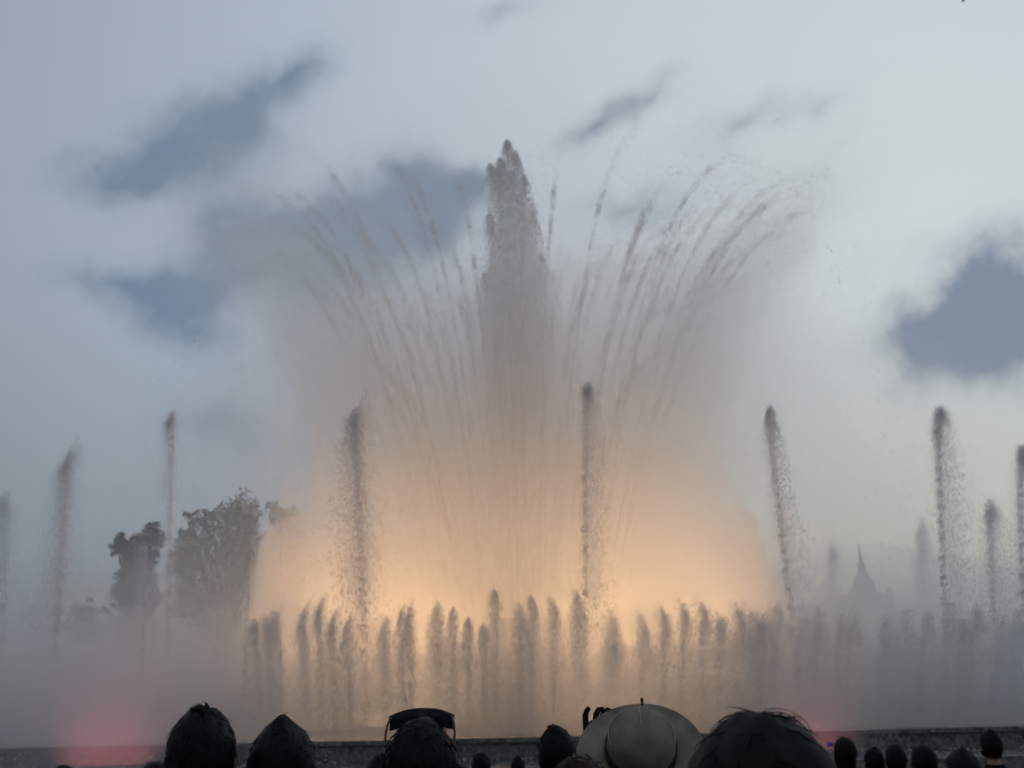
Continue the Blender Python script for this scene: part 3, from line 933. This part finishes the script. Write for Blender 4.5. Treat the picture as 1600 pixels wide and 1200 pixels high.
def garment(body, test, grow, noise_amp=.006):
    bm = bmesh.new(); bm.from_mesh(body)
    bmesh.ops.delete(bm, geom=[v for v in bm.verts if not test(v.co)], context='VERTS')
    for v in bm.verts:
        v.co += v.normal * (grow + noise_amp * mnoise.noise(v.co * 14))
    me = bpy.data.meshes.new('garment'); bm.to_mesh(me); bm.free()
    me.polygons.foreach_set('use_smooth', [True] * len(me.polygons))
    return me
BODY = {'man': make_body(False), 'woman': make_body(True)}
def arm_(v):
    return abs(v.x) > .185 and v.z < 1.33
WEAR = {}
for k, b in BODY.items():
    WEAR[k] = (garment(b, lambda v: v.z < 1.50 and ((not arm_(v) and v.z > .90) or (arm_(v) and v.z > 1.12)), .013),
               garment(b, lambda v: v.z < .99 and abs(v.x) < .205 and v.z > .075, .010),
               garment(b, lambda v: v.z < .10 and 0 < v.x < .2, .006, 0), garment(b, lambda v: v.z < .10 and -.2 < v.x < 0, .006, 0))

def hair_mesh(style, seed):
    """A cap of hair over the skull, plus fine locks that break its outline."""
    bm = bmesh.new()
    bmesh.ops.create_uvsphere(bm, u_segments=40, v_segments=30, radius=1)
    rs = np.random.default_rng(seed)
    long_ = style in ('long', 'big')
    kx, ky, kz = {'short': (1.0, 1.0, 1.0), 'peak': (1.06, 1.05, 1.0), 'long': (1.10, 1.10, 1.04), 'big': (1.36, 1.25, 1.10), 'bun': (1.04, 1.05, 1.0), 'curly': (1.25, 1.2, 1.1)}[style]
    for v in bm.verts:
        x, y, z = v.co
        q = mnoise.fractal(Vector((x * 2.2 + seed, y * 2.2, z * 2.2)), 1.0, 2.0, 4)
        e = 1 + .05 * q * (2.2 if style == 'curly' else 1)
        X, Y, Z = x * .085 * kx * e, y * .104 * ky * e, z * .127 * kz * e
        if z < 0 and long_:
            X *= 1 + (.35 if style == 'big' else .14) * -z; Z *= 1.9
            Y *= .8
        if style == 'peak':
            Z += .020 * math.exp(-(x * x + y * y) / .07)
            if z < 0:
                X *= 1 + .12 * -z; Z *= 1.25
        v.co = (X, Y - .012, Z + .004)
    # open at the face
    kill = [v for v in bm.verts if (v.co.y > .035 and v.co.z < .045) or v.co.z < (-.30 if long_ else (-.075 if style == 'short' else -.12))]
    bmesh.ops.delete(bm, geom=kill, context='VERTS')
    vs_ = [v for v in bm.verts]
    n0 = {'short': 300, 'peak': 240, 'long': 280, 'big': 220, 'bun': 240, 'curly': 200}[style]
    bm.normal_update()
    base = [(v.co.copy(), v.normal.copy()) for v in vs_]
    wts = np.array([math.hypot(c.x, c.y) + .008 for c, _ in base]); wts /= wts.sum()
    for _ in range(n0):
        c, nn = base[rs.choice(len(base), p=wts)]
        out = Vector((c.x, c.y, c.z)).normalized()
        if style == 'curly':
            side = out.orthogonal().normalized()
            L = rs.uniform(.02, .045)
            tube_bm(bm, [c * .96, c + out * L * .6, c + out * L + side * L * .5, c + out * L * .5 + side * L * .8], [.005, .0045, .004, .002], 5)
        else:
            dn = Vector((c.x * 4, c.y * 4 - .1, -.55)) + Vector(rs.normal(0, .35, 3))
            dn = (dn - nn * dn.dot(nn)).normalized()
            L = rs.uniform(.015, .04) * (1.5 if long_ else .8)
            d = (nn * rs.uniform(-.02, .03 if style == 'big' else .09) + dn).normalized()
            tube_bm(bm, [c - nn * .002, c + d * L * .6 + nn * .002, c + d * L], [.0016, .0012, .0003], 3)
    if style == 'short':      # tuft that sticks up at the crown
        for k in range(26):
            a = rs.normal(0, .5); b = rs.uniform(-.018, .022)
            p = Vector((b, -.02 + rs.normal(0, .02), .118))
            tube_bm(bm, [p, p + Vector((a * .006, -.002, .012)), p + Vector((a * .014 - .006, -.004, .020 + .010 * rs.random() - abs(b) * .3))], [.0045, .003, .0006], 4)
    me = bpy.data.meshes.new('hair'); bm.to_mesh(me); bm.free()
    me.polygons.foreach_set('use_smooth', [True] * len(me.polygons))
    return me
HAIR_ME = {}
def hair_for(style, seed):
    if (style, seed) not in HAIR_ME:
        HAIR_ME[(style, seed)] = hair_mesh(style, seed)
    return HAIR_ME[(style, seed)]

def share(name, me, m, parent):
    """A part that shares mesh data; its material sits on the object."""
    o = bpy.data.objects.new(name, me)
    COL.objects.link(o)
    if not me.materials:
        me.materials.append(m)
    o.material_slots[0].link = 'OBJECT'
    o.material_slots[0].material = m
    o.parent = parent
    return o
def person(px, py, Y, kind, style, hair, top, label, seed=1, rz=0.0, group=None, wide=1.0, topz=1.775):
    """Someone standing on the plaza, the crown of the head seen at (px, py), Y metres ahead."""
    p = at(px, py, Y)
    gz = ground_z(Y)
    k = (p.z - gz) / topz
    r = empty('person', (p.x, Y, gz), rz)
    r.scale = (k * wide, k * wide, k)
    tag(r, label, 'person', group)
    share('body', BODY[kind], M_skin, r)
    share('shirt', WEAR[kind][0], CLOTH[top], r)
    share('trousers', WEAR[kind][1], M_trouser, r)
    share('shoe', WEAR[kind][2], M_shoe, r)
    share('shoe', WEAR[kind][3], M_shoe, r)
    if style:
        h = share('hair', hair_for(style, seed), HAIR[hair], r)
        h.location, h.rotation_euler = HEAD_C, (R(10), 0, 0)
    return r
NEAR, FAR = 'people of the front crowd', 'small heads of the crowd nearer the pool'
P1 = person(318, 1097, 2.85, 'man', 'short', 'black', 'black', 'person with short dark hair and a tuft on top, before the pink spray', 3, .05, NEAR)
P2 = person(443, 1121, 2.95, 'woman', 'peak', 'black', 'black', 'person whose dark hair rises to a point, second big head from the left', 5, -.1, NEAR)
P3 = person(658, 1117, 2.85, 'woman', 'long', 'black', 'navy', 'person with long dark hair and sunglasses pushed up on the head', 8, 0.0, NEAR)
P4 = person(868, 1130, 5.3, 'man', 'short', 'black', 'black', 'slim dark person with cropped hair just left of the hat wearer', 9, -.5, NEAR)
P5 = person(905, 1172, 2.6, 'woman', 'bun', 'red', 'red', 'person with reddish hair low in front of the brim of the hat', 4, .2, NEAR)
P7 = person(944, 1124, 3.75, 'woman', None, 'black', 'black', 'person with dark curling locks peeking out left of the hat', 2, .1, NEAR)
P6 = person(1003, 1128, 3.15, 'man', 'short', 'black', 'brown', 'person wearing a wide grey sun hat tilted back', 6, 0.0, NEAR)
P8 = person(1183, 1112, 1.62, 'woman', 'big', 'brown', 'red', 'nearest person with a broad head of dark hair and flyaway strands', 12, .15, NEAR)
for px, py, Y, kind, st, hr, top, lab, sd_, w in (
        (100, 1194, 8.0, 'woman', 'long', 'black', 'black', 'person barely showing under the pink spray at far left', 21, 1),
        (243, 1186, 6.0, 'woman', 'bun', 'black', 'olive', 'person with a low dark head just left of the tufted head', 22, 1),
        (597, 1177, 5.0, 'man', 'short', 'black', 'black', 'person half hidden behind the left side of the sunglasses wearer', 23, 1),
        (716, 1188, 5.2, 'woman', 'bun', 'black', 'navy', 'person half hidden behind the right side of the sunglasses wearer', 24, 1),
        (751, 1174, 10.6, 'woman', 'long', 'black', 'olive', 'small person with a narrow head right of the sunglasses wearer', 25, 1),
        (809, 1180, 12.5, 'man', 'short', 'black', 'grey', 'smallest person, round head low before the foaming basin wall', 26, 1),
        (1318, 1150, 9.6, 'woman', 'long', 'brown', 'olive', 'small person beside the right edge of the big head of hair', 27, 1),
        (1364, 1166, 9.4, 'man', 'short', 'black', 'grey', 'small person with a round head, second right of the big hair', 28, 1),
        (1397, 1160, 9.2, 'man', 'bun', 'black', 'blue', 'small person in blue between two round heads on the right', 29, 1),
        (1441, 1161, 8.2, 'woman', 'long', 'black', 'navy', 'person with long dark hair left of the hunched dark shoulders', 30, 1),
        (1501, 1168, 5.4, 'woman', 'peak', 'black', 'black', 'person with a broad dark mop of hair at the right', 31, 1),
        (1545, 1139, 9.2, 'man', 'short', 'black', 'black', 'tallest person of the small heads, near the right edge', 32, 1)):
    person(px, py, Y, kind, st, hr, top, lab, sd_, rng.uniform(-.25, .25), FAR, w)

# sunglasses pushed up on the head of the third person
M_frame = mat('dark_plastic', (.02, .015, .016), .35, None, .5)
M_lens = mat('smoked_lens', (.035, .034, .045), .12, None, .6)
M_temple = mat('reddish_plastic', (.07, .03, .035), .4, None, .5)
c = at(658, 1134, 2.85)
sg = empty('sunglasses', c, 0)
tag(sg, 'dark sunglasses pushed up over the crown of the long haired head', 'sunglasses')
def lens_bm(s):
    bm = bmesh.new()
    n, rows = 14, []
    for j in range(6):
        v = j / 5
        rows.append([bm.verts.new((s * (.006 + .080 * i / n), .010 + .03 * (1 - (i / n) ** 2), (.044 - .018 * (i / n) ** 2.4) * (1 - v) + (-.012 + .006 * math.sin(i / n * 3.1)) * v)) for i in range(n + 1)])
    for a, b in zip(rows, rows[1:]):
        for i in range(n):
            bm.faces.new((a[i], a[i + 1], b[i + 1], b[i]))
    bmesh.ops.solidify(bm, geom=bm.faces[:], thickness=.004)
    return bm
for s in (-1, 1):
    link('lens', lens_bm(s), M_lens, sg)
    tube = bmesh.new()
    tube_bm(tube, [(s * .083, .008, .022), (s * .089, -.012, .004), (s * .092, -.03, -.022), (s * .090, -.045, -.05)], [.0032, .003, .003, .003], 6)
    link('temple', tube, M_temple, sg)
fr = bmesh.new()
tube_bm(fr, [(.088 * math.sin(t), .012 + .032 * math.cos(t) ** 2, .042 - .020 * abs(math.sin(t)) ** 2.4) for t in np.linspace(-1.5, 1.5, 25)], [.0036] * 25, 6)
box_bm(fr, -.012, .012, .036, .044, -.004, .043)
link('frame', fr, M_frame, sg)

# the tilted sun hat
M_hat = mat('grey_canvas', (.215, .19, .155), .95, (9, .45, 5), .1, bump=.25)
M_band = mat('dark_hat_band', (.02, .02, .022), .8)
M_pipe = mat('pale_stitching', (.42, .39, .34), .9)
HY = 3.12
hc = at(1001, 1176, HY)
hat = empty('sun_hat', hc)
hat.rotation_euler = (R(54), 0, R(-2))
hat.scale = (1.0, 1.0, 1.0)
tag(hat, 'wide brimmed grey canvas sun hat with pale seams and a small top knob', 'hat')
BR = 95 / FPX * HY
def wob(a):
    return 1 + .025 * math.sin(2 * a + .6) + .02 * math.sin(3 * a + 1.0)
bm = bmesh.new()
rings = []
for r, z in ((.098, .004), (.12, -.004), (.15, -.012), (BR - .004, -.020), (BR, -.022), (BR - .002, -.026), (.15, -.017), (.12, -.009), (.098, -.001)):
    rings.append([bm.verts.new((r * (wob(a) if r > .13 else 1) * math.cos(a), r * (wob(a) if r > .13 else 1) * math.sin(a), z + (.010 * math.sin(2 * a) if r > .13 else 0))) for a in np.linspace(0, 2 * math.pi, 49)[:-1]])
for a, b in zip(rings, rings[1:] + rings[:1]):
    for i in range(48):
        bm.faces.new((a[i], a[(i + 1) % 48], b[(i + 1) % 48], b[i]))
link('brim', bm, M_hat, hat, True)
crown_prof = [(.099, .004), (.100, .03), (.099, .06), (.093, .085), (.078, .103), (.055, .113), (.028, .118), (.004, .119)]
link('crown', lathe_bm(crown_prof, 48), M_hat, hat, True)
link('hat_band', lathe_bm([(.1035, .003), (.1050, .008), (.1045, .034), (.1015, .040)], 48, False), M_band, hat, True)
ring = bmesh.new()
tube_bm(ring, [(.0945 * math.cos(t), .0945 * math.sin(t), .0865) for t in np.linspace(-.35, math.pi + .35, 33)], [.0011] * 33, 5)
link('piping', ring, M_pipe, hat)
for k in (0,):
    a = math.pi / 2 + k * 1.05
    b2 = bmesh.new()
    tube_bm(b2, [((r + .001) * math.cos(a), (r + .001) * math.sin(a), z + .001) for r, z in crown_prof[1:]], [.0012] * 7, 5)
    link('seam', b2, M_pipe, hat)
for k in (0,):
    a = math.pi / 2
    b2 = bmesh.new()
    tube_bm(b2, [(r * math.cos(a), r * math.sin(a), z) for r, z in ((.10, .006), (.12, -.002), (.15, -.009), (BR - .006, -.017))], [.001] * 4, 5)
    link('seam', b2, M_pipe, hat)
b2 = lathe_bm([(.0035, -.014), (.004, -.002), (.0055, .002), (.005, .008), (.002, .011)], 10)
b2.transform(Matrix.Translation((.022, BR - .004, -.012)) @ Matrix.Rotation(R(-54), 4, 'X'))
link('knob', b2, M_black, hat)

# curling locks of the person behind the hat
hm = bmesh.new()
bmesh.ops.create_uvsphere(hm, u_segments=26, v_segments=18, radius=1)
for v in hm.verts:
    q = mnoise.fractal(v.co * 2.4, 1, 2, 4)
    v.co = Vector((v.co.x * .094, v.co.y * .108 - .012, v.co.z * (.128 if v.co.z > 0 else .25))) * (1 + .06 * q)
bmesh.ops.delete(hm, geom=[v for v in hm.verts if v.co.y > .04 and v.co.z < .05], context='VERTS')
hair7 = link('hair', hm, HAIR['brown'], P7, True)
hair7.location = HEAD_C
k7 = P7.scale[0]
def to7(px, py, dy=0.0):
    w = at(px, py, 3.75) + Vector((0, dy, 0))
    l = P7.matrix_basis.inverted() @ w
    return l - HEAD_C
locks = [[(918, 1150), (915, 1132), (914, 1118), (917, 1109), (921, 1106)], [(922, 1136), (930, 1128), (931, 1116), (935, 1109), (941, 1108), (943, 1113), (940, 1119)],
         [(926, 1134), (937, 1126), (943, 1115), (949, 1109), (956, 1112), (960, 1120)], [(913, 1185), (911, 1165), (914, 1145), (920, 1130)], [(934, 1160), (922, 1145), (920, 1135), (926, 1127)]]
P7.rotation_euler = (0, 0, .1)
bpy.context.view_layer.update()
for L in locks:
    b2 = bmesh.new()
    tube_bm(b2, [to7(x, y, -.01) for x, y in L], [(.0150 if i == 0 else .0125) * (1 - .45 * i / len(L)) for i in range(len(L))], 7)
    link('lock', b2, HAIR['brown'], hair7, True)

# flyaway strands over the nearest head, and its small blue clip
hair8 = [o for o in P8.children if o.name.startswith('hair')][0]
bpy.context.view_layer.update()
inv8 = (P8.matrix_basis @ Matrix.Translation(HEAD_C) @ Matrix.Rotation(R(10), 4, 'X')).inverted()
for L in ([(1190, 1113), (1205, 1107), (1225, 1108), (1245, 1116), (1260, 1128), (1268, 1142), (1266, 1152)], [(1200, 1113), (1222, 1113), (1242, 1122), (1258, 1136), (1265, 1148)],
          [(1215, 1117), (1238, 1122), (1254, 1133), (1263, 1150)], [(1110, 1142), (1120, 1130), (1140, 1119), (1160, 1113)], [(1180, 1112), (1160, 1110), (1140, 1116), (1122, 1128)]):
    b2 = bmesh.new()
    tube_bm(b2, [inv8 @ at(x, y, 1.60) for x, y in L], [.0007] * len(L), 4)
    link('strand', b2, HAIR['brown'], hair8)
b2 = bmesh.new(); box_bm(b2, -.004, .004, -.003, .003, -.003, .003)
bmesh.ops.bevel(b2, geom=b2.edges[:], offset=.001, segments=2, affect='EDGES')
clip = link('hair_clip', b2, mat('blue_enamel', (.05, .09, .5), .3, None, .5))
clip.location = at(1297, 1163, 1.55)
tag(clip, 'tiny blue hair clip at the right edge of the nearest head', 'hair clip')

# birds
M_bird = mat('dark_feathers', (.03, .03, .035), .8)
def bird(px, py, Y, span, label, rz):
    p = at(px, py, Y)
    r = empty('bird', p, rz)
    tag(r, label, 'bird')
    b = lathe_bm([(.01, -.5), (.10, -.3), (.15, 0), (.12, .25), (.08, .33), (.07, .42), (.015, .5)], 10)
    b.transform(Matrix.Scale(span * .8, 4) @ Matrix.Rotation(R(80), 4, 'X'))
    link('body', b, M_bird, r, True)
    for s in (-1, 1):
        w = bmesh.new()
        rows = []
        for u, ch, z in ((0.08, .20, .02), (.25, .24, .10), (.5, .20, .12), (.8, .12, .04), (1.0, .02, -.02)):
            x = s * u * .5 * span
            rows.append([w.verts.new((x, ch * span * .55, z * span)), w.verts.new((x, 0, (z + .03) * span)), w.verts.new((x, -ch * span * .45, z * span)), w.verts.new((x, 0, (z - .015) * span))])
        for a, b_ in zip(rows, rows[1:]):
            for i in range(4):
                w.faces.new((a[i], a[(i + 1) % 4], b_[(i + 1) % 4], b_[i]))
        w.faces.new(rows[0]); w.faces.new(rows[-1])
        link('wing', w, M_bird, r)
bird(1505, 1, 60, .42, 'dark bird crossing the top right edge of the sky', .8)
bird(1294, 263, 70, .22, 'tiny dark bird right of the top of the spray fan', -.5)
